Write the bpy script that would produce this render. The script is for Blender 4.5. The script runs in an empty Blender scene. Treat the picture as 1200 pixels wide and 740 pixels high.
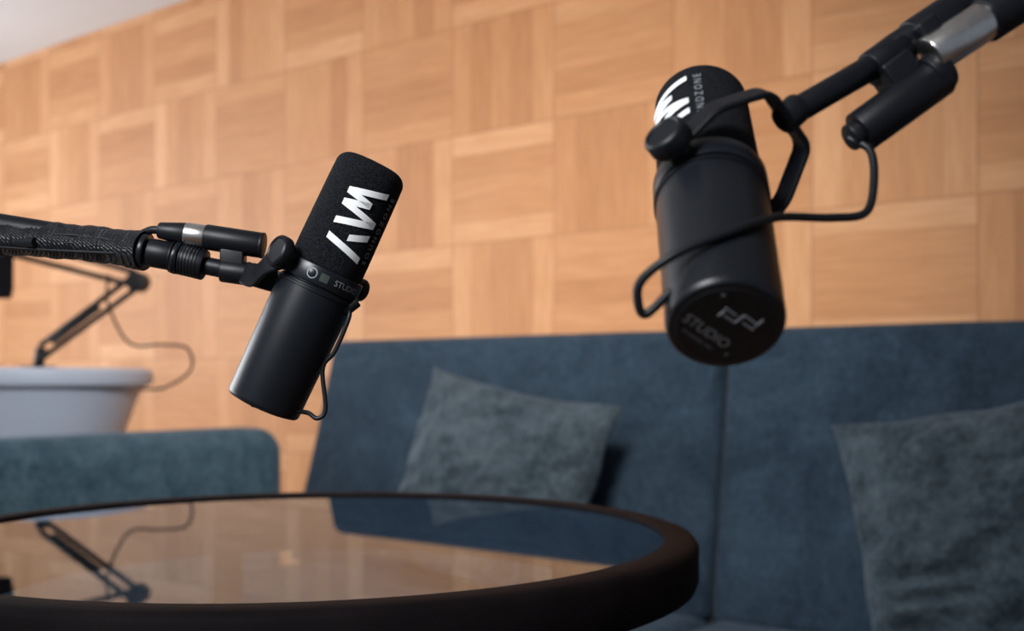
import bpy, bmesh, math, random
from mathutils import Vector, Matrix, noise
random.seed(4)
C = bpy.context.scene
col = C.collection
V = Vector

# ---------------------------------------------------------------- materials
def newmat(name):
    m = bpy.data.materials.new(name); m.use_nodes = True
    nt = m.node_tree
    return m, nt, nt.nodes['Principled BSDF']

def simple(name, rgb, rough=0.5, metal=0.0, var=0.12, scale=40, bump=0.0, bscale=200, sheen=0.0, spec=0.5):
    m, nt, b = newmat(name)
    tc = nt.nodes.new('ShaderNodeTexCoord')
    n = nt.nodes.new('ShaderNodeTexNoise'); n.inputs['Scale'].default_value = scale; n.inputs['Detail'].default_value = 4
    nt.links.new(tc.outputs['Object'], n.inputs['Vector'])
    r = nt.nodes.new('ShaderNodeValToRGB')
    r.color_ramp.elements[0].position = .3; r.color_ramp.elements[1].position = .7
    r.color_ramp.elements[0].color = (*[c*(1-var) for c in rgb], 1)
    r.color_ramp.elements[1].color = (*[min(1, c*(1+var)) for c in rgb], 1)
    nt.links.new(n.outputs['Fac'], r.inputs['Fac'])
    nt.links.new(r.outputs['Color'], b.inputs['Base Color'])
    b.inputs['Roughness'].default_value = rough
    b.inputs['Metallic'].default_value = metal
    b.inputs['Specular IOR Level'].default_value = spec
    if sheen:
        b.inputs['Sheen Weight'].default_value = sheen
        b.inputs['Sheen Roughness'].default_value = .4
        b.inputs['Sheen Tint'].default_value = (.5, .75, 1, 1)
    if bump:
        n2 = nt.nodes.new('ShaderNodeTexNoise'); n2.inputs['Scale'].default_value = bscale; n2.inputs['Detail'].default_value = 3
        nt.links.new(tc.outputs['Object'], n2.inputs['Vector'])
        bp = nt.nodes.new('ShaderNodeBump'); bp.inputs['Strength'].default_value = bump; bp.inputs['Distance'].default_value = .002
        nt.links.new(n2.outputs['Fac'], bp.inputs['Height']); nt.links.new(bp.outputs['Normal'], b.inputs['Normal'])
    return m

def velvet(name, dark, light, scale=5, bumpd=.01, detail=6, sheen=.35, fine=.35):
    m, nt, b = newmat(name)
    L = nt.links.new
    tc = nt.nodes.new('ShaderNodeTexCoord')
    n = nt.nodes.new('ShaderNodeTexNoise'); n.inputs['Scale'].default_value = scale
    n.inputs['Detail'].default_value = detail; n.inputs['Roughness'].default_value = .7; n.inputs['Distortion'].default_value = .8
    L(tc.outputs['Object'], n.inputs['Vector'])
    nf = nt.nodes.new('ShaderNodeTexNoise'); nf.inputs['Scale'].default_value = 75; nf.inputs['Detail'].default_value = 5
    L(tc.outputs['Object'], nf.inputs['Vector'])
    mm = nt.nodes.new('ShaderNodeMix'); mm.data_type = 'FLOAT'; mm.inputs[0].default_value = fine
    L(n.outputs['Fac'], mm.inputs[2]); L(nf.outputs['Fac'], mm.inputs[3])
    r = nt.nodes.new('ShaderNodeValToRGB')
    r.color_ramp.elements[0].position = .38; r.color_ramp.elements[1].position = .64
    r.color_ramp.elements[0].color = (*dark, 1); r.color_ramp.elements[1].color = (*light, 1)
    L(mm.outputs[0], r.inputs['Fac'])
    L(r.outputs['Color'], b.inputs['Base Color'])
    b.inputs['Roughness'].default_value = .9
    b.inputs['Specular IOR Level'].default_value = .15
    b.inputs['Sheen Weight'].default_value = sheen
    b.inputs['Sheen Roughness'].default_value = .45
    b.inputs['Sheen Tint'].default_value = (.62, .75, .95, 1)
    bp = nt.nodes.new('ShaderNodeBump'); bp.inputs['Strength'].default_value = .7; bp.inputs['Distance'].default_value = bumpd
    L(mm.outputs[0], bp.inputs['Height']); L(bp.outputs['Normal'], b.inputs['Normal'])
    return m

def parquet(name):
    m, nt, b = newmat(name)
    L = nt.links.new
    def math_(op, a, c=None, d=None):
        n = nt.nodes.new('ShaderNodeMath'); n.operation = op
        for i, x in enumerate((a, c, d)):
            if x is None: continue
            if isinstance(x, (int, float)): n.inputs[i].default_value = x
            else: L(x, n.inputs[i])
        return n.outputs[0]
    tc = nt.nodes.new('ShaderNodeTexCoord')
    sp = nt.nodes.new('ShaderNodeSeparateXYZ'); L(tc.outputs['Object'], sp.inputs[0])
    SX = .37; SZ = .32
    X = math_('DIVIDE', math_('ADD', sp.outputs['X'], .223 + 37), SX)
    Z = math_('DIVIDE', math_('ADD', sp.outputs['Z'], -1.346 + 32), SZ)
    ix = math_('FLOOR', X); iz = math_('FLOOR', Z)
    fx = math_('SUBTRACT', X, ix); fz = math_('SUBTRACT', Z, iz)
    chk = math_('MODULO', math_('ADD', ix, iz), 2)
    def mixf(f, a, c):
        return math_('ADD', math_('MULTIPLY', a, math_('SUBTRACT', 1, f)), math_('MULTIPLY', c, f))
    s = mixf(chk, fz, fx); l = mixf(chk, fx, fz)
    NS = 5
    ss = math_('MULTIPLY', s, NS); isx = math_('FLOOR', ss); fs = math_('SUBTRACT', ss, isx)
    cv = nt.nodes.new('ShaderNodeCombineXYZ'); L(ix, cv.inputs[0]); L(iz, cv.inputs[1]); L(isx, cv.inputs[2])
    wn = nt.nodes.new('ShaderNodeTexWhiteNoise'); wn.noise_dimensions = '3D'; L(cv.outputs[0], wn.inputs['Vector'])
    ct = nt.nodes.new('ShaderNodeCombineXYZ'); L(ix, ct.inputs[0]); L(iz, ct.inputs[1])
    wt = nt.nodes.new('ShaderNodeTexWhiteNoise'); wt.noise_dimensions = '3D'; L(ct.outputs[0], wt.inputs['Vector'])
    gv = nt.nodes.new('ShaderNodeCombineXYZ')
    L(math_('MULTIPLY', math_('ADD', ss, math_('MULTIPLY', wn.outputs['Value'], 37)), 4), gv.inputs[0])
    L(math_('MULTIPLY', l, 2.2), gv.inputs[1]); L(math_('ADD', ix, math_('MULTIPLY', iz, 3)), gv.inputs[2])
    gn = nt.nodes.new('ShaderNodeTexNoise'); gn.inputs['Scale'].default_value = 1.0; gn.inputs['Detail'].default_value = 6
    gn.inputs['Roughness'].default_value = .65
    L(gv.outputs[0], gn.inputs['Vector'])
    border = math_('MAXIMUM', math_('LESS_THAN', isx, .5), math_('GREATER_THAN', isx, NS-1.5))
    val = math_('ADD', math_('ADD', math_('MULTIPLY', wn.outputs['Value'], .20), math_('MULTIPLY', wt.outputs['Value'], .10)),
                math_('MULTIPLY', gn.outputs['Fac'], .65))
    val = math_('ADD', val, math_('MULTIPLY', border, .15))
    val = math_('SUBTRACT', val, .03)
    r = nt.nodes.new('ShaderNodeValToRGB')
    e = r.color_ramp.elements
    e[0].position = .20; e[0].color = (.41, .182, .078, 1)
    e[1].position = .98; e[1].color = (.74, .43, .235, 1)
    mid = e.new(.55); mid.color = (.555, .275, .128, 1)
    L(val, r.inputs['Fac'])
    def edge(f, w):
        a = math_('LESS_THAN', f, w); c = math_('GREATER_THAN', f, 1 - w)
        return math_('MAXIMUM', a, c)
    j = math_('MAXIMUM', math_('MAXIMUM', edge(fx, .007), edge(fz, .008)), math_('MULTIPLY', edge(fs, .03), .45))
    mx = nt.nodes.new('ShaderNodeMix'); mx.data_type = 'RGBA'
    L(math_('MULTIPLY', j, .5), mx.inputs['Factor']); L(r.outputs['Color'], mx.inputs[6]); mx.inputs[7].default_value = (.30, .13, .055, 1)
    L(mx.outputs[2], b.inputs['Base Color'])
    b.inputs['Roughness'].default_value = .5
    b.inputs['Specular IOR Level'].default_value = .2
    bp = nt.nodes.new('ShaderNodeBump'); bp.inputs['Strength'].default_value = .3; bp.inputs['Distance'].default_value = .003
    L(math_('SUBTRACT', 1, j), bp.inputs['Height']); L(bp.outputs['Normal'], b.inputs['Normal'])
    return m

def glassmat(name):
    m = bpy.data.materials.new(name); m.use_nodes = True
    nt = m.node_tree; nt.nodes.clear(); L = nt.links.new
    o = nt.nodes.new('ShaderNodeOutputMaterial')
    t = nt.nodes.new('ShaderNodeBsdfTransparent'); t.inputs[0].default_value = (.64, .73, .78, 1)
    g = nt.nodes.new('ShaderNodeBsdfGlossy'); g.inputs['Roughness'].default_value = .012; g.inputs['Color'].default_value = (.74, .85, .98, 1)
    lw = nt.nodes.new('ShaderNodeLayerWeight'); lw.inputs['Blend'].default_value = .5
    p = nt.nodes.new('ShaderNodeMath'); p.operation = 'POWER'; L(lw.outputs['Facing'], p.inputs[0]); p.inputs[1].default_value = 4.0
    a = nt.nodes.new('ShaderNodeMath'); a.operation = 'MULTIPLY_ADD'; L(p.outputs[0], a.inputs[0]); a.inputs[1].default_value = .76; a.inputs[2].default_value = .06
    mx = nt.nodes.new('ShaderNodeMixShader'); L(a.outputs[0], mx.inputs[0]); L(t.outputs[0], mx.inputs[1]); L(g.outputs[0], mx.inputs[2])
    L(mx.outputs[0], o.inputs[0])
    return m

def sleeve_mat(name):
    m, nt, b = newmat(name)
    tc = nt.nodes.new('ShaderNodeTexCoord')
    w = nt.nodes.new('ShaderNodeTexWave'); w.inputs['Scale'].default_value = 260; w.bands_direction = 'DIAGONAL'
    w.inputs['Distortion'].default_value = 1.5
    nt.links.new(tc.outputs['Object'], w.inputs['Vector'])
    r = nt.nodes.new('ShaderNodeValToRGB'); r.color_ramp.elements[0].color = (.003, .004, .006, 1); r.color_ramp.elements[1].color = (.016, .018, .022, 1)
    nt.links.new(w.outputs['Fac'], r.inputs['Fac']); nt.links.new(r.outputs['Color'], b.inputs['Base Color'])
    bp = nt.nodes.new('ShaderNodeBump'); bp.inputs['Strength'].default_value = .6; bp.inputs['Distance'].default_value = .001
    nt.links.new(w.outputs['Fac'], bp.inputs['Height']); nt.links.new(bp.outputs['Normal'], b.inputs['Normal'])
    b.inputs['Roughness'].default_value = .38; b.inputs['Specular IOR Level'].default_value = .4
    return m

M_wall = parquet('parquet_panel_wood')
M_white = simple('white_paint', (.82, .91, .99), .8, var=.01, scale=3)
M_floor = simple('oak_floor', (.30, .19, .12), .45, var=.25, scale=7)
M_sofa = velvet('blue_velvet', (.011, .022, .037), (.030, .052, .078), 6, .012, sheen=.11)
M_sofa2 = velvet('blue_velvet_arm', (.024, .055, .082), (.070, .124, .165), 14, .008, sheen=.18)
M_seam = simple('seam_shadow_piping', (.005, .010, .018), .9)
M_cush = velvet('grey_teal_velvet', (.014, .024, .032), (.060, .082, .100), 8, .024, 8, sheen=.16)
M_black = simple('black_powder_coat', (.005, .006, .009), .42, var=.15, scale=300, bump=.1, bscale=1500, spec=.3)
M_body = simple('anodised_black_body', (.007, .009, .013), .34, metal=.1, var=.08, scale=200, bump=.05, bscale=2500, spec=.42)
M_foam = simple('black_foam', (.009, .010, .013), .95, var=.9, scale=850, bump=1.0, bscale=900, spec=.15)
M_rubber = simple('black_cable_rubber', (.006, .007, .010), .45, var=.1, scale=200, spec=.35)
M_sleeve = sleeve_mat('braided_cable_sleeve')
M_steel = simple('brushed_steel', (.72, .69, .66), .28, metal=1, var=.08, scale=200)
M_print = simple('white_print', (.94, .95, .96), .7, var=.02, scale=900)
M_grey = simple('grey_print', (.26, .28, .31), .7, var=.1, scale=600)
M_dim = simple('dim_print', (.16, .17, .20), .7, var=.1, scale=600)
M_badge = simple('dark_badge', (.035, .050, .042), .5)
M_table = simple('dark_espresso_wood', (.0075, .0055, .0065), .7, var=.25, scale=18, bump=.1, bscale=60, spec=.06)
M_glass = glassmat('clear_table_glass')
M_tub = simple('white_plastic', (.44, .51, .64), .45, var=.03, scale=4)
M_leg = simple('black_leg', (.008, .008, .010), .5, spec=.25)

# ---------------------------------------------------------------- geometry
def mk(name, verts, faces, mat, smooth=True, parent=None):
    me = bpy.data.meshes.new(name)
    me.from_pydata([tuple(v) for v in verts], [], faces)
    bm = bmesh.new(); bm.from_mesh(me); bmesh.ops.recalc_face_normals(bm, faces=bm.faces); bm.to_mesh(me); bm.free()
    me.materials.append(mat)
    o = bpy.data.objects.new(name, me); col.objects.link(o)
    if smooth:
        for p in me.polygons: p.use_smooth = True
        try: me.set_sharp_from_angle(angle=math.radians(38))
        except Exception: pass
    if parent: adopt(o, parent)
    return o

def adopt(o, parent):
    o.parent = parent
    o.matrix_parent_inverse = Matrix.Translation(parent.location).inverted()

def empty(name, loc):
    e = bpy.data.objects.new(name, None); e.empty_display_size = .05; e.location = loc; col.objects.link(e); return e

def frame(p0, zdir, xhint=V((1, 0, 0))):
    z = V(zdir).normalized(); x = V(xhint) - z*V(xhint).dot(z)
    if x.length < 1e-4: x = V((0, 1, 0)) - z*z.y
    x.normalize(); y = z.cross(x)
    return Matrix(((x.x, y.x, z.x, p0[0]), (x.y, y.y, z.y, p0[1]), (x.z, y.z, z.z, p0[2]), (0, 0, 0, 1)))

def lathe(name, prof, M, mat, seg=64, parent=None, closed=False):
    vs, fs = [], []
    n = len(prof)
    for (r, z) in prof:
        for k in range(seg):
            a = 2*math.pi*k/seg
            vs.append(M @ V((r*math.cos(a), r*math.sin(a), z)))
    rng = n if closed else n-1
    for i in range(rng):
        j = (i+1) % n
        for k in range(seg):
            k2 = (k+1) % seg
            fs.append((i*seg+k, i*seg+k2, j*seg+k2, j*seg+k))
    if not closed:
        if prof[0][0] > 1e-6: fs.append(tuple(range(seg)))
        if prof[-1][0] > 1e-6: fs.append(tuple((n-1)*seg+k for k in range(seg)))
    return mk(name, vs, fs, mat, True, parent)

def cyl(name, p0, p1, r, mat, parent=None, r2=None, bev=.0012, seg=40):
    p0, p1 = V(p0), V(p1); r2 = r if r2 is None else r2
    L = (p1-p0).length; b = min(bev, L*.3, r*.5)
    prof = [(r-b, 0), (r-b*.3, b*.3), (r, b), (r2, L-b), (r2-b*.3, L-b*.3), (r2-b, L)]
    return lathe(name, prof, frame(p0, p1-p0), mat, seg, parent)

def catmull(pts, n=10):
    P = [V(p) for p in pts]; P = [P[0]*2-P[1]] + P + [P[-1]*2-P[-2]]
    out = []
    for i in range(1, len(P)-2):
        for k in range(n):
            t = k/n; a, b, c, d = P[i-1], P[i], P[i+1], P[i+2]
            out.append(.5*((2*b)+(c-a)*t+(2*a-5*b+4*c-d)*t*t+(3*b-a-3*c+d)*t**3))
    out.append(P[-2]); return out

def roundpoly(pts, r, n=6):
    P = [V(p) for p in pts]; out = [P[0]]
    for i in range(1, len(P)-1):
        a = (P[i-1]-P[i]); b = (P[i+1]-P[i])
        ra = min(r, a.length*.45); rb = min(r, b.length*.45)
        A = P[i]+a.normalized()*ra; Bq = P[i]+b.normalized()*rb
        for k in range(n+1):
            t = k/n; out.append(A*(1-t)**2+P[i]*2*t*(1-t)+Bq*t*t)
    out.append(P[-1]); return out

def sweep(name, pts, section, mat, parent=None, n=10, up=None, smooth=True, seg_smooth=True, taper=None):
    P = catmull(pts, n) if smooth else [V(p) for p in pts]
    vs, fs = [], []; m = len(section)
    prev = None
    for i, p in enumerate(P):
        t = (P[min(i+1, len(P)-1)]-P[max(i-1, 0)]).normalized()
        if up is not None:
            x = V(up) - t*V(up).dot(t); x.normalize()
        elif prev is None:
            x = t.orthogonal().normalized()
        else:
            x = (prev - t*prev.dot(t)).normalized()
        prev = x; y = t.cross(x)
        s = taper(i/(len(P)-1)) if taper else 1
        for (a, b) in section: vs.append(p + x*a*s + y*b*s)
    for i in range(len(P)-1):
        for k in range(m):
            k2 = (k+1) % m
            fs.append((i*m+k, i*m+k2, (i+1)*m+k2, (i+1)*m+k))
    fs.append(tuple(range(m))); fs.append(tuple((len(P)-1)*m+k for k in range(m)))
    return mk(name, vs, fs, mat, seg_smooth, parent)

def circ(r, n=14): return [(r*math.cos(2*math.pi*k/n), r*math.sin(2*math.pi*k/n)) for k in range(n)]
def rsec(w, h, b):
    w, h = w/2, h/2
    return [(w-b, h), (-w+b, h), (-w, h-b), (-w, -h+b), (-w+b, -h), (w-b, -h), (w, -h+b), (w, h-b)]

def rbox(name, lo, hi, bev, mat, M=Matrix(), parent=None, seg=5, warp=None, cuts=0):
    bm = bmesh.new(); bmesh.ops.create_cube(bm, size=1)
    lo, hi = V(lo), V(hi)
    for v in bm.verts: v.co = V((lo[i]+(v.co[i]+.5)*(hi[i]-lo[i]) for i in range(3)))
    bmesh.ops.bevel(bm, geom=list(bm.edges), offset=bev, segments=seg, profile=.5, affect='EDGES')
    if cuts:
        bmesh.ops.subdivide_edges(bm, edges=[e for e in bm.edges if e.calc_length() > .25], cuts=cuts, use_grid_fill=True)
    if warp:
        for v in bm.verts: v.co = warp(v.co)
    for v in bm.verts: v.co = M @ v.co
    me = bpy.data.meshes.new(name); bmesh.ops.recalc_face_normals(bm, faces=bm.faces); bm.to_mesh(me); bm.free()
    me.materials.append(mat)
    for p in me.polygons: p.use_smooth = True
    try: me.set_sharp_from_angle(angle=math.radians(40))
    except Exception: pass
    o = bpy.data.objects.new(name, me); col.objects.link(o)
    if parent: adopt(o, parent)
    return o

# ---------------------------------------------------------------- room (rotated frame)
ANG = math.atan2(-.6124, .7905)
RM = Matrix.Translation((0, 3.135, 0)) @ Matrix.Rotation(ANG, 4, 'Z')
CEIL = 2.340
def plane_obj(name, lo, hi, mat):
    me = bpy.data.meshes.new(name)
    bm = bmesh.new(); bmesh.ops.create_cube(bm, size=1)
    lo, hi = V(lo), V(hi)
    for v in bm.verts: v.co = V((lo[i]+(v.co[i]+.5)*(hi[i]-lo[i]) for i in range(3)))
    bm.to_mesh(me); bm.free(); me.materials.append(mat)
    o = bpy.data.objects.new(name, me); o.matrix_world = RM; col.objects.link(o); return o
T0, T1, PD = -3.4, 4.6, 4.8
plane_obj('wall_back', (T0, 0, 0), (T1, .12, CEIL), M_wall)
plane_obj('floor', (T0, -PD, -.1), (T1, .12, 0), M_floor)
plane_obj('ceiling', (T0, -PD, CEIL), (T1, .12, CEIL+.1), M_white)
plane_obj('baseboard_back', (T0, -.015, 0), (T1, 0, .08), M_white)
def wl(name, y0, y1, z0, z1): return plane_obj(name, (T0-.12, y0, z0), (T0, y1, z1), M_white)
w = wl('wall_left', -PD, -3.9, 0, CEIL)
for i, (a, b_, c, d) in enumerate([(-.7, .12, 0, CEIL), (-3.9, -.7, 0, .8), (-3.9, -.7, 2.2, CEIL)]):
    o = wl('panel_%d' % i, a, b_, c, d); o.parent = w; o.matrix_parent_inverse = RM.inverted()
wf = plane_obj('window_1', (T0-.08, -3.9, .8), (T0-.03, -3.84, 2.2), M_white)
for i, (a, b_, c, d) in enumerate([(-.76, -.7, .8, 2.2), (-2.33, -2.27, .8, 2.2), (-3.84, -.76, .8, .86), (-3.84, -.76, 2.14, 2.2)]):
    o = plane_obj('frame_%d' % i, (T0-.08, a, c), (T0-.03, b_, d), M_white); o.parent = wf; o.matrix_parent_inverse = RM.inverted()

# ---------------------------------------------------------------- sofa
sofa = empty('sofa', RM @ V((.7, -.6, 0)))
ZB, ZT = .40, 1.067
def recline(left_edge=False):
    def f(c):
        k = (ZT - c.z)/(ZT-ZB)
        y = c.y - .085*k
        x = c.x
        if left_edge and c.x < -.3: x -= .115*k
        y += .006*noise.noise(V((c.x*3, 0, c.z*3)))
        z = c.z + .004*noise.noise(V((c.x*3+5, 1, 0)))
        return V((x, y, z))
    return f
rbox('back_panel_left', (-.560, -.165, ZB), (.740, -.03, ZT), .030, M_sofa, RM, sofa, warp=recline(True), cuts=4)
rbox('back_panel_right', (.750, -.165, ZB), (2.04, -.03, ZT), .030, M_sofa, RM, sofa, warp=recline(), cuts=4)
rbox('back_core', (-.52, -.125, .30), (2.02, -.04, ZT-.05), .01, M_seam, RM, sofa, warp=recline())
rbox('seat_left', (-.59, -1.15, .25), (.741, -.20, .415), .04, M_sofa, RM, sofa, cuts=3)
rbox('seat_right', (.749, -1.15, .25), (2.04, -.20, .415), .04, M_sofa, RM, sofa, cuts=3)
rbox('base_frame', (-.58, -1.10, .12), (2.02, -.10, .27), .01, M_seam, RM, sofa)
rbox('armrest_left', (-.82, -1.27, .10), (-.60, -.29, .808), .075, M_sofa2, RM, sofa, seg=8, cuts=3)
rbox('armrest_right', (2.05, -1.27, .10), (2.27, -.29, .808), .075, M_sofa2, RM, sofa, seg=8, cuts=3)
for i, (x, y) in enumerate([(-.72, -1.2), (-.72, -.36), (2.16, -1.2), (2.16, -.36)]):
    cyl('leg_%d' % (i+1), RM @ V((x, y, 0)), RM @ V((x, y, .12)), .022, M_leg, sofa)

# ---------------------------------------------------------------- cushions
def cushion(name, cx, cp, cz, w, h, thick, roll, lean, yaw=0, seed=0, shear=0):
    N = 44
    vs, fs = [], []
    T = RM @ Matrix.Translation((cx, -cp, cz)) @ Matrix.Rotation(math.radians(yaw), 4, 'Z') @ Matrix.Rotation(math.radians(-lean), 4, 'X') @ Matrix.Rotation(math.radians(roll), 4, 'Y')
    def pt(u, v, side):
        a, b = abs(u), abs(v)
        px = u*w/2*(1-.085*(1-b*b)*a**2) - shear*v
        pz = v*h/2*(1-.085*(1-a*a)*b**2)
        t = ((1-a**2.6)*(1-b**2.6))**.55*thick/2
        n1 = noise.fractal(V((u*1.8+seed, v*1.8, side*.7+seed)), .9, 2.2, 4)
        n2 = abs(noise.noise(V((u*3.1+seed*2, v*5.3, side))))
        t += (n1*.026 - n2*.034)*min(1, (1-a)*(1-b)*9+.05)
        px += noise.noise(V((u*2, v*2, seed)))*.016; pz += noise.noise(V((u*2+9, v*2, seed)))*.016
        return T @ V((px, -side*t, pz))
    idx = {}
    for s in (1, -1):
        for i in range(N+1):
            for j in range(N+1):
                u, v = -1+2*i/N, -1+2*j/N
                edge_ = i in (0, N) or j in (0, N)
                if edge_ and s == -1: idx[(s, i, j)] = idx[(1, i, j)]; continue
                idx[(s, i, j)] = len(vs)
                vs.append(pt(u, v, s) if not edge_ else pt(u, v, 0))
    for s in (1, -1):
        for i in range(N):
            for j in range(N):
                fs.append((idx[(s, i, j)], idx[(s, i+1, j)], idx[(s, i+1, j+1)], idx[(s, i, j+1)]))
    o = mk(name, vs, fs, M_cush, True)
    md = o.modifiers.new('sub', 'SUBSURF'); md.levels = 1; md.render_levels = 1
    return o
cushion('throw_cushion', .240, .385, .690, .61, .52, .17, 9.5, 13, seed=3)
cushion('throw_cushion.001', 1.398, .37, .680, .57, .49, .17, -11, 11, seed=8, shear=.012)

# ---------------------------------------------------------------- table
TC = V((-.239, 1.258, 0)); TH = .7785
table = empty('round_glass_table', TC)
TM = Matrix.Translation(TC)
RO = .445
prof = [(RO-.037, TH-.007), (RO-.037, TH-.001), (RO-.035, TH), (RO-.010, TH), (RO-.004, TH-.002), (RO, TH-.008), (RO, TH-.042), (RO-.003, TH-.050), (RO-.009, TH-.053), (RO-.048, TH-.053), (RO-.048, TH-.012), (RO-.037, TH-.012)]
lathe('rim', prof, TM, M_table, 160, table, closed=True)
lathe('apron', [(.345, TH-.050), (.365, TH-.050), (.365, TH-.075), (.345, TH-.075)], TM, M_table, 120, table, closed=True)
lathe('apron_plate', [(.345, TH-.052), (.399, TH-.052), (.399, TH-.046), (.345, TH-.046)], TM, M_table, 120, table, closed=True)
g = lathe('glass_top', [(0.0001, TH-.0035), (RO-.0368, TH-.0035)], TM, M_glass, 160, None)
me = g.data
bm = bmesh.new(); bm.from_mesh(me)
bad = [f for f in bm.faces if len(f.verts) > 4]
bmesh.ops.delete(bm, geom=bad, context='FACES'); bm.to_mesh(me); bm.free()
adopt(g, table)
for i in range(4):
    a = math.radians(28+90*i); d = V((math.cos(a), math.sin(a), 0))
    top = TC + d*.355; bot = TC + d*.37
    sweep('leg_%d' % (i+1), [bot+V((0, 0, 0)), (bot+top)/2+V((0, 0, .36)), top+V((0, 0, TH-.055))], rsec(.04, .04, .006), M_table, table, n=2, up=d)
for i in range(2):
    a = math.radians(28+90*i); d = V((math.cos(a), math.sin(a), 0))
    sweep('stretcher_%d' % (i+1), [TC-d*.36+V((0, 0, .22+.031*i)), TC+d*.36+V((0, 0, .22+.031*i))], rsec(.03, .03, .004), M_table, table, smooth=False, up=V((0, 0, 1)))

# ---------------------------------------------------------------- microphones
def text_mesh(body, size):
    cu = bpy.data.curves.new('t', 'FONT'); cu.body = body; cu.size = size; cu.align_x = 'CENTER'; cu.align_y = 'CENTER'; cu.resolution_u = 3
    o = bpy.data.objects.new('t', cu); col.objects.link(o)
    bpy.context.view_layer.update()
    dg = bpy.context.evaluated_depsgraph_get()
    me = bpy.data.meshes.new_from_object(o.evaluated_get(dg))
    vs = [v.co.copy() for v in me.vertices]; fs = [tuple(p.vertices) for p in me.polygons]
    bpy.data.objects.remove(o); bpy.data.meshes.remove(me)
    return vs, fs

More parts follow.
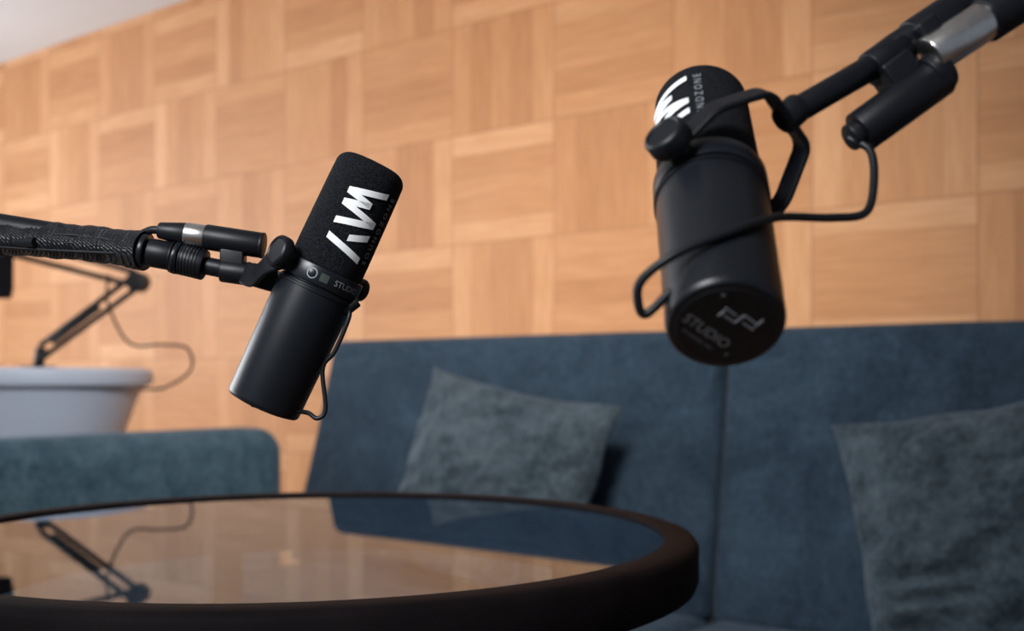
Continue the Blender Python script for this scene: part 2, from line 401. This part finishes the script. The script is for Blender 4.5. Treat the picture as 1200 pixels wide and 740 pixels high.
def microphone(name, base, zdir, xhint, logo_phi, badge_phi):
    M = frame(base, zdir, xhint)
    e = empty(name, M @ V((0, 0, .1)))
    R = .0289; RF = .0275
    lathe('body_shell', [(.0235, 0), (.0262, .0004), (.0274, .0018), (.0278, .004), (R, .070), (R+.0002, .090), (R+.0002, .0965), (R-.0012, .0975), (R-.0012, .0985)], M, M_body, 96, e)
    lathe('end_cap', [(.0001, -.0004), (.0225, -.0004), (.0232, .0002), (.0232, .0015)], M, M_black, 64, e)
    lathe('collar_ring', [(R-.001, .098), (R+.0008, .0985), (R+.0012, .0995), (R+.0012, .1105), (R+.0008, .1115), (R-.003, .112)], M, M_body, 96, e)
    lathe('lower_bead', [(R-.0005, .0925), (R+.0012, .0932), (R+.0012, .0950), (R-.0005, .0957)], M, M_black, 96, e)
    prof = [(RF-.002, .1105), (RF-.0002, .1125), (RF, .125), (RF-.0008, .175)]
    rr = .010; top = .197
    for k in range(1, 9):
        a = math.pi/2*k/8
        prof.append((RF-.0010-rr+rr*math.cos(a), top-rr+rr*math.sin(a)))
    prof += [(R*.35, top+.0006), (.0001, top+.001)]
    lathe('foam_windscreen', prof, M, M_foam, 96, e)
    FR = RF+.0003
    def surf(phi, a, r=FR): return M @ V((r*math.sin(phi), -r*math.cos(phi), a))
    def stroke(nm, a0, a1, b0, b1, wd):
        vs, fs = [], []; n = 10
        for k in range(n+1):
            t = k/n; b = b0+(b1-b0)*t; a = a0+(a1-a0)*t
            for q in (-.5, .5): vs.append(surf(logo_phi + b/FR, a+q*wd))
        for k in range(n): fs.append((2*k, 2*k+1, 2*k+3, 2*k+2))
        return mk(nm, vs, fs, M_print, True, e)
    H = .0150; W = .0050
    # angular mark read up the axis: open A, then V running into a shallow M
    seq = [(.1265, .1350, H, -H), (.1385, .1440, -H*.05, H), (.1465, .1535, -H, H), (.1535, .1600, H, -H),
           (.1660, .1620, H, -H*.1), (.1660, .1690, H*1.0, -H*.0), (.1690, .1735, 0, -H), (.1735, .1800, -H, H)]
    seq = [(.1265, .1350, H, -H), (.1385, .1440, -H*.05, H), (.1468, .1540, -H, H), (.1540, .1610, H, -H), (.1610, .1655, -H, H*.35), (.1655, .1700, H*.35, -H), (.1700, .1770, -H, H)]
    for i, (a0, a1, b0, b1) in enumerate(seq): stroke('logo_stroke_%d' % (i+1), a0, a1, b0, b1, W if i < 3 else .0046)
    def wrap_text(nm, s, size, a0, phi0, r, mat, vertical=True):
        vs, fs = text_mesh(s, size); out = []
        for v in vs:
            if vertical: out.append(surf(phi0 - v.y/r, a0+v.x, r))
            else: out.append(surf(phi0 + v.x/r, a0+v.y, r))
        return mk(nm, out, fs, mat, False, e)
    wrap_text('logo_caption', 'S O U N D Z O N E', .0062, .152, logo_phi+.0212/FR, FR+.0001, M_grey)
    wrap_text('ring_text', 'STUDIO', .0062, .105, badge_phi+math.radians(54), R+.0015, M_grey, False)
    bd = (surf(badge_phi, .105, 1)-surf(badge_phi, .105, 0))
    lathe('ring_badge', [(.0001, .0002), (.0036, .0002), (.0040, 0), (.0040, -.001)], frame(surf(badge_phi, .105, R+.0014), bd), M_grey, 24, e)
    lathe('ring_badge_core', [(.0001, .0004), (.0028, .0004), (.0031, .0002)], frame(surf(badge_phi, .105, R+.0014), bd), M_body, 24, e)
    vs = [surf(badge_phi+math.radians(12+12*k/4), a, R+.0015) for k in range(5) for a in (.1020, .1080)]
    mk('ring_label', vs, [(2*k, 2*k+1, 2*k+3, 2*k+2) for k in range(4)], M_badge, False, e)
    def cap_text(nm, s, size, x0, y0, ang, mat):
        vs, fs = text_mesh(s, size); c, sn = math.cos(ang), math.sin(ang)
        mk(nm, [M @ V((x0+v.x*c+v.y*sn, -(y0-v.x*sn+v.y*c), -.0008)) for v in vs], fs, mat, False, e)
    A = math.radians(38)
    cap_text('rear_text_1', 'STUDIO', .0078, -.0085, -.003, A, M_grey)
    cap_text('rear_text_2', 'DYNAMIC MIC', .0030, -.0120, -.0085, A, M_dim)
    def cap_box(nm, x, y, w, h, mat):
        c, s = math.cos(A), math.sin(A)
        vs = [M @ V((x+a*c+b*s, -(y-a*s+b*c), z)) for z in (-.0009, -.0003) for (a, b) in ((-w, -h), (w, -h), (w, h), (-w, h))]
        mk(nm, vs, [(0, 1, 2, 3), (4, 5, 6, 7), (0, 1, 5, 4), (1, 2, 6, 5), (2, 3, 7, 6), (3, 0, 4, 7)], mat, False, e)
    for i, (x, y, w_, h_) in enumerate([(.001, .005, .0035, .0004), (.001, .0095, .0035, .0004), (.0100, .001, .0035, .0004), (.0100, .0055, .0035, .0004), (-.0030, .0085, .0004, .0022), (.0145, .003, .0004, .0028), (.0055, .0052, .0004, .0024)]):
        cap_box('switch_mark_%d' % (i+1), x, y, w_, h_, M_grey)
    for k in range(2):
        a = math.radians(80+180*k)
        lathe('screw_%d' % (k+1), [(.0001, -.0012), (.0014, -.0012), (.0018, -.0006)], M @ Matrix.Translation((.0185*math.cos(a), .0185*math.sin(a), 0)), M_body, 16, e)
    return e, M, surf

def pivot(name, c, dr, e, r=.0115, h=.013, mat=M_black):
    c = V(c); dr = V(dr).normalized()
    lathe(name, [(r*.7, 0), (r*.95, .0004), (r, .002), (r, h-.002), (r*.92, h-.0006), (r*.8, h), (r*.72, h-.0008), (.0001, h-.0008)], frame(c, dr), mat, 40, e)

# left microphone
axL = V((.4227, -.02, .9063)).normalized()
micL, ML, sL = microphone('broadcast_microphone', V((-.1843, .82, .9304)), axL, V((1, 0, 0)), math.radians(22), math.radians(-4))
phiL = math.radians(-48)
pl = sL(phiL, .109, .0280); dl = (sL(phiL, .108, 1)-sL(phiL, .108, 0)).normalized()
pr = sL(phiL+math.pi, .108, .0280); drr = -dl
cyl('pivot_pin_left', pl, pl+dl*.010, .006, M_black, micL)
pivot('pivot_knob_left', pl+dl*.0075, dl, micL, .0118, .009)
cyl('pivot_pin_right', pr, pr+drr*.008, .006, M_black, micL)
pivot('pivot_knob_right', pr+drr*.004, drr, micL, .009, .006)
yoke_root = V((-.196, .832, 1.029))
pA = pl+dl*.005; pB = pr+drr*.005
sweep('yoke_strap', [pA+V((.006, 0, .002)), pA+V((-.012, .001, -.004)), yoke_root+V((.008, -.022, -.003)), yoke_root+V((-.001, -.012, 0)), yoke_root, yoke_root+V((.012, .024, -.003)), yoke_root+V((.035, .048, -.008)), (pB+V((-.014, .012, .002))), pB], rsec(.017, .0035, .001), M_black, micL, n=8, up=axL)
cyl('yoke_boss', yoke_root+V((-.022, 0, .003)), yoke_root+V((.006, 0, -.001)), .0088, M_black, micL)
sweep('signal_cable', [sL(math.radians(75), .093, .030), sL(math.radians(72), .085, .0338), sL(math.radians(75), .060, .0338), V((-.1385, .812, .958)), V((-.1365, .812, .9285)), V((-.1425, .812, .9215)), V((-.1495, .813, .9255)), sL(math.radians(70), .008, .027)], circ(.0017), M_rubber, micL)
cyl('cable_gland', sL(math.radians(74), .088, .027), sL(math.radians(80), .100, .0325), .0042, M_rubber, micL)

# right microphone
zR = V((.0115, .138, .139)).normalized()
micR, MR, sR = microphone('broadcast_microphone.001', V((.0985, .511, .9745)), zR, V((1, 0, 0)), math.radians(-56), math.radians(150))
cR = MR @ V((0, 0, .104))
eL = V((-.62, -.57, .54)); eL = (eL - zR*eL.dot(zR)).normalized()
p1 = cR+eL*.0280; p2 = cR-eL*.0280
cyl('pivot_pin_left', p1, p1+eL*.010, .007, M_black, micR)
pivot('pivot_knob_left', p1+eL*.008, eL, micR, .0118, .011)
cyl('pivot_pin_right', p2, p2-eL*.012, .007, M_black, micR)
pivot('pivot_knob_right', p2-eL*.010, -eL, micR, .0100, .007)
J = V((.1510, .588, 1.0800))
sv = (J-cR); sv = (sv - eL*sv.dot(eL)); JL = sv.length; sv.normalize()
un = eL.cross(sv).normalized()
U = lambda e_, s_: cR + eL*e_ + sv*s_
pts = [U(.0355, -.007), U(.0355, JL*.50), U(.020, JL), U(-.020, JL), U(-.0365, JL*.50), U(-.0365, -.007)]
sweep('yoke_strap', roundpoly(pts, .006), rsec(.0135, .0034, .001), M_black, micR, smooth=False, up=un)

# right boom arm
armR = empty('microphone_boom_arm.001', V((.9, .60, 0)))
B = lambda x, y, z: V((x, y, z))
Jc = U(0, JL)
cyl('yoke_joint', Jc-sv*.002, Jc+V((.008, .004, .007)), .0082, M_black, armR)
cyl('tip_rod', Jc+V((.002, .001, .002)), B(.2030, .60, 1.1240), .0070, M_black, armR)
cyl('tip_collar', B(.1930, .598, 1.1165), B(.2120, .602, 1.1305), .0100, M_black, armR)
cyl('upper_tube', B(.2050, .60, 1.1270), B(.417, .64, 1.272), .0088, M_black, armR)
cyl('tube_sleeve', B(.2170, .602, 1.1335), B(.2470, .608, 1.1540), .0114, M_black, armR)
dS = V((-.006, 0, -.001))
cyl('plug_shell', B(.1905, .590, 1.0820)+dS, B(.2350, .592, 1.1140)+dS, .0116, M_black, armR)
cyl('plug_tail', B(.1850, .589, 1.0790)+dS, B(.1925, .590, 1.0835)+dS, .0075, M_rubber, armR)
cyl('plug_band', B(.2270, .588, 1.1220)+dS, B(.2590, .590, 1.1430)+dS, .0108, M_steel, armR)
cyl('plug_body', B(.2280, .591, 1.1110)+dS, B(.2360, .592, 1.1170)+dS, .0116, M_black, armR)
cyl('plug_rear', B(.2570, .590, 1.1415)+dS, B(.3200, .598, 1.1830)+dS, .0124, M_black, armR)
rbox('clip_block', (-.009, -.012, -.007), (.009, .012, .007), .002, M_black, Matrix.Translation((.2060, .597, 1.1150)) @ Matrix.Rotation(math.radians(-36), 4, 'Y'), armR)
rbox('clip_block_2', (-.006, -.012, -.012), (.006, .012, .012), .002, M_black, Matrix.Translation((.2250, .597, 1.1310)) @ Matrix.Rotation(math.radians(-36), 4, 'Y'), armR)
cyl('clamp_knob', B(.412, .60, 1.267), B(.412, .68, 1.267), .02, M_black, armR)
cyl('far_tube', B(.412, .64, 1.267), B(.90, .64, 1.46), .010, M_black, armR)
cyl('stand_head', B(.90, .60, 1.46), B(.90, .68, 1.46), .022, M_black, armR)
cyl('stand_pole', B(.90, .64, .03), B(.90, .64, 1.47), .012, M_black, armR)
for k in range(3):
    a = math.radians(20+120*k)
    cyl('foot_%d' % (k+1), B(.90, .64, .10), B(.90+.28*math.cos(a), .64+.28*math.sin(a), .012), .011, M_black, armR)
sweep('signal_cable', [B(.1790, .589, 1.0780), B(.1880, .582, 1.0700), B(.1865, .572, 1.0510), B(.1790, .562, 1.0345), B(.1600, .555, 1.0310), B(.1380, .545, 1.0300),
      B(.1240, .5300, 1.0270), B(.1030, .5120, 1.0190), B(.0760, .507, 1.0080), B(.0600, .512, .9960), B(.0585, .515, .9860), B(.0625, .517, .9805), sR(math.radians(-70), .012, .0275)], circ(.0022), M_rubber, micR)

# left boom arm
armL = empty('microphone_boom_arm', V((-.60, 1.0, .80)))
def L_(x, z, y=.832): return V((x, y, z))
cyl('tip_rod', L_(-.2330, 1.0360), L_(-.2020, 1.0300), .0068, M_black, armL)
cyl('collar_1', L_(-.2480, 1.0405), L_(-.2300, 1.0355), .0115, M_black, armL)
cyl('collar_2', L_(-.2530, 1.0420), L_(-.2490, 1.0408), .0126, M_body, armL)
cyl('collar_3', L_(-.2720, 1.0455), L_(-.2540, 1.0422), .0108, M_black, armL)
cyl('collar_4', L_(-.2780, 1.0470), L_(-.2735, 1.0460), .0128, M_body, armL)
for k in range(9):
    x = -.2535+k*.0024
    cyl('knurl_%d' % (k+1), L_(x-.0014, 1.0420-(x+.2535)*.24), L_(x, 1.0417-(x+.2535)*.24), .0120, M_black, armL, seg=24, bev=.0004)
def sl_taper(t): return 1+.03*math.sin(t*23)+.02*math.sin(t*57+1) + .012*math.sin(t*240) + (.10 if t > .93 or t < .05 else 0)
sweep('braided_sleeve', [L_(-.400, 1.0610, .86), L_(-.350, 1.0565, .85), L_(-.310, 1.0520, .842), L_(-.276, 1.0465, .833)], circ(.0136, 32), M_sleeve, armL, n=50, taper=sl_taper)
for k in range(3):
    sweep('sleeved_cable_%d' % (k+1), [L_(-.398, 1.0635-.006*k, .8485), L_(-.350, 1.0600-.0062*k, .8378), L_(-.310, 1.0560-.0055*k, .8298), L_(-.282, 1.049-.003*k, .823)], circ(.0012, 8), M_rubber, armL)
cyl('inner_tube', L_(-.60, 1.105, .90), L_(-.276, 1.0470, .833), .010, M_black, armL)
cyl('sleeve_band', L_(-.408, 1.0630, .862), L_(-.396, 1.0610, .860), .0158, M_rubber, armL)
sweep('side_cable', [L_(-.56, 1.083, .88), L_(-.45, 1.0640, .862), L_(-.40, 1.056, .855), L_(-.36, 1.0535, .838)], circ(.0040), M_rubber, armL)
cyl('side_joint', L_(-.445, 1.0690, .868), L_(-.420, 1.0660, .864), .0150, M_black, armL)
cyl('plug_boot', L_(-.2650, 1.0620), L_(-.2440, 1.0590), .0062, M_rubber, armL, r2=.0085)
cyl('plug_band', L_(-.2450, 1.0592), L_(-.2290, 1.0568), .0088, M_steel, armL)
cyl('plug_shell', L_(-.2300, 1.0570), L_(-.1870, 1.0505), .0096, M_black, armL)
cyl('plug_tip', L_(-.1885, 1.0507), L_(-.1860, 1.0503), .0098, M_black, armL)
rbox('clip_block', (-.009, -.006, -.007), (.009, .006, .007), .0015, M_black, Matrix.Translation((-.2090, .832, 1.0410)), armL)
sweep('plug_lead', [L_(-.263, 1.0617), L_(-.272, 1.0622, .834), L_(-.285, 1.0570, .838)], circ(.003), M_rubber, armL)
cyl('elbow_knob', B(-.60, .87, 1.105), B(-.60, .93, 1.105), .02, M_black, armL)
cyl('lower_arm', B(-.60, .90, 1.105), B(-.660, 1.085, .83), .011, M_black, armL)
rbox('table_clamp_post', (-.015, -.02, 0), (.015, .02, .06), .003, M_black, Matrix.Translation((-.650, 1.085, .7795)), armL)
rbox('table_clamp_jaw', (-.02, -.02, -.012), (.02, .02, 0), .003, M_black, Matrix.Translation((-.650, 1.085, .7235)), armL)
rbox('table_clamp_back', (-.008, -.02, -.012), (.008, .02, .065), .003, M_black, Matrix.Translation((-.686, 1.070, .7235)), armL)

# ---------------------------------------------------------------- white tub on pedestal + background arm
TB = V((-1.416, 3.30, 0))
tub = empty('tub_side_table', TB)
lathe('tub_shell', [(.0001, .60), (.12, .60), (.18, .64), (.235, .74), (.275, .86), (.300, .925), (.328, .935), (.333, .950), (.330, .972), (.318, .983), (.300, .980), (.292, .970), (.0001, .970)], Matrix.Translation(TB), M_tub, 96, tub)
lathe('pedestal', [(.0001, 0), (.20, 0), (.20, .02), (.05, .05), (.04, .3), (.06, .58), (.11, .605), (.0001, .606)], Matrix.Translation(TB), M_tub, 48, tub)

armB = empty('scissor_boom_arm', V((-1.409, 3.30, .97)))
Yb = 3.30
cyl('base_plate', B(-1.409, Yb, .971), B(-1.409, Yb, .990), .05, M_leg, armB)
cyl('base_post', B(-1.409, Yb, .988), B(-1.400, Yb, 1.045), .016, M_leg, armB)
for i, dz in enumerate((0, .045)):
    cyl('lower_bar_%d' % (i+1), B(-1.405+dz*.1, Yb-.01, 1.005+dz), B(-1.120, Yb-.01, 1.215+dz), .0085, M_leg, armB)
    cyl('upper_bar_%d' % (i+1), B(-1.105-dz*.4, Yb+.01, 1.225+dz), B(-1.500, Yb+.01, 1.325+dz), .0085, M_leg, armB)
cyl('spring', B(-1.36, Yb-.02, 1.060), B(-1.22, Yb-.02, 1.165), .009, M_leg, armB)
cyl('elbow_plate', B(-1.112, Yb-.025, 1.240), B(-1.112, Yb+.025, 1.240), .030, M_leg, armB)
cyl('tip_knob', B(-1.500, Yb-.03, 1.345), B(-1.500, Yb+.03, 1.345), .028, M_leg, armB)
lathe('small_microphone', [(.0001, -.09), (.03, -.088), (.036, -.06), (.036, .05), (.045, .055), (.046, .10), (.035, .128), (.0001, .138)], Matrix.Translation((-1.522, Yb, 1.28)), M_foam, 40, armB)
sweep('hanging_cable', [B(-1.20, Yb, 1.262), B(-1.21, Yb+.02, 1.18), B(-1.15, Yb+.03, 1.06), B(-1.06, Yb+.05, 1.055), B(-.99, Yb+.08, 1.045), B(-.985, Yb+.1, .98), B(-1.05, Yb+.05, .925), B(-1.18, Yb+.03, .90), B(-1.20, Yb+.10, .70), B(-1.20, Yb+.1, .0+.005)], circ(.0042), M_leg, armB)

# ---------------------------------------------------------------- lights, world, camera
wd = bpy.data.worlds.new('World'); C.world = wd; wd.use_nodes = True
bg = wd.node_tree.nodes['Background']; bg.inputs[0].default_value = (.72, .83, 1, 1); bg.inputs[1].default_value = .22
def area(name, loc, target, sx, sy, power, color, spread=180):
    l = bpy.data.lights.new(name, 'AREA'); l.shape = 'RECTANGLE'; l.size = sx; l.size_y = sy; l.energy = power; l.color = color
    l.spread = math.radians(spread)
    o = bpy.data.objects.new(name, l); col.objects.link(o); o.location = loc
    o.rotation_euler = (V(target)-V(loc)).to_track_quat('-Z', 'Y').to_euler(); return o
area('window_daylight', RM @ V((T0+.06, -2.3, 1.5)), RM @ V((.2, -.8, 1.45)), 3.0, 1.4, 104, (.97, .98, 1))
area('wall_fill_light', V((-.3, .6, 2.28)), V((-.35, 2.9, 1.05)), .6, .4, 26, (1, .95, .89), 78)  # added fill, no real fixture: brightens the middle of the back wall
area('mic_fill_light', V((-.75, -.25, 1.75)), V((-.05, .75, 1.03)), .5, .35, 4.5, (.96, .98, 1), 70)  # unseen extra light behind the camera, added to lift the microphones and logos

cam = bpy.data.cameras.new('camera'); co = bpy.data.objects.new('camera', cam); col.objects.link(co)
co.location = (0, 0, .95); co.rotation_euler = (math.radians(90), 0, 0)
cam.sensor_width = 36; cam.lens = 39; cam.shift_y = 75/1200
cam.clip_start = .02
cam.dof.use_dof = True; cam.dof.focus_distance = .78; cam.dof.aperture_fstop = 5.6
C.camera = co
C.view_settings.view_transform = 'Standard'
C.view_settings.look = 'None'
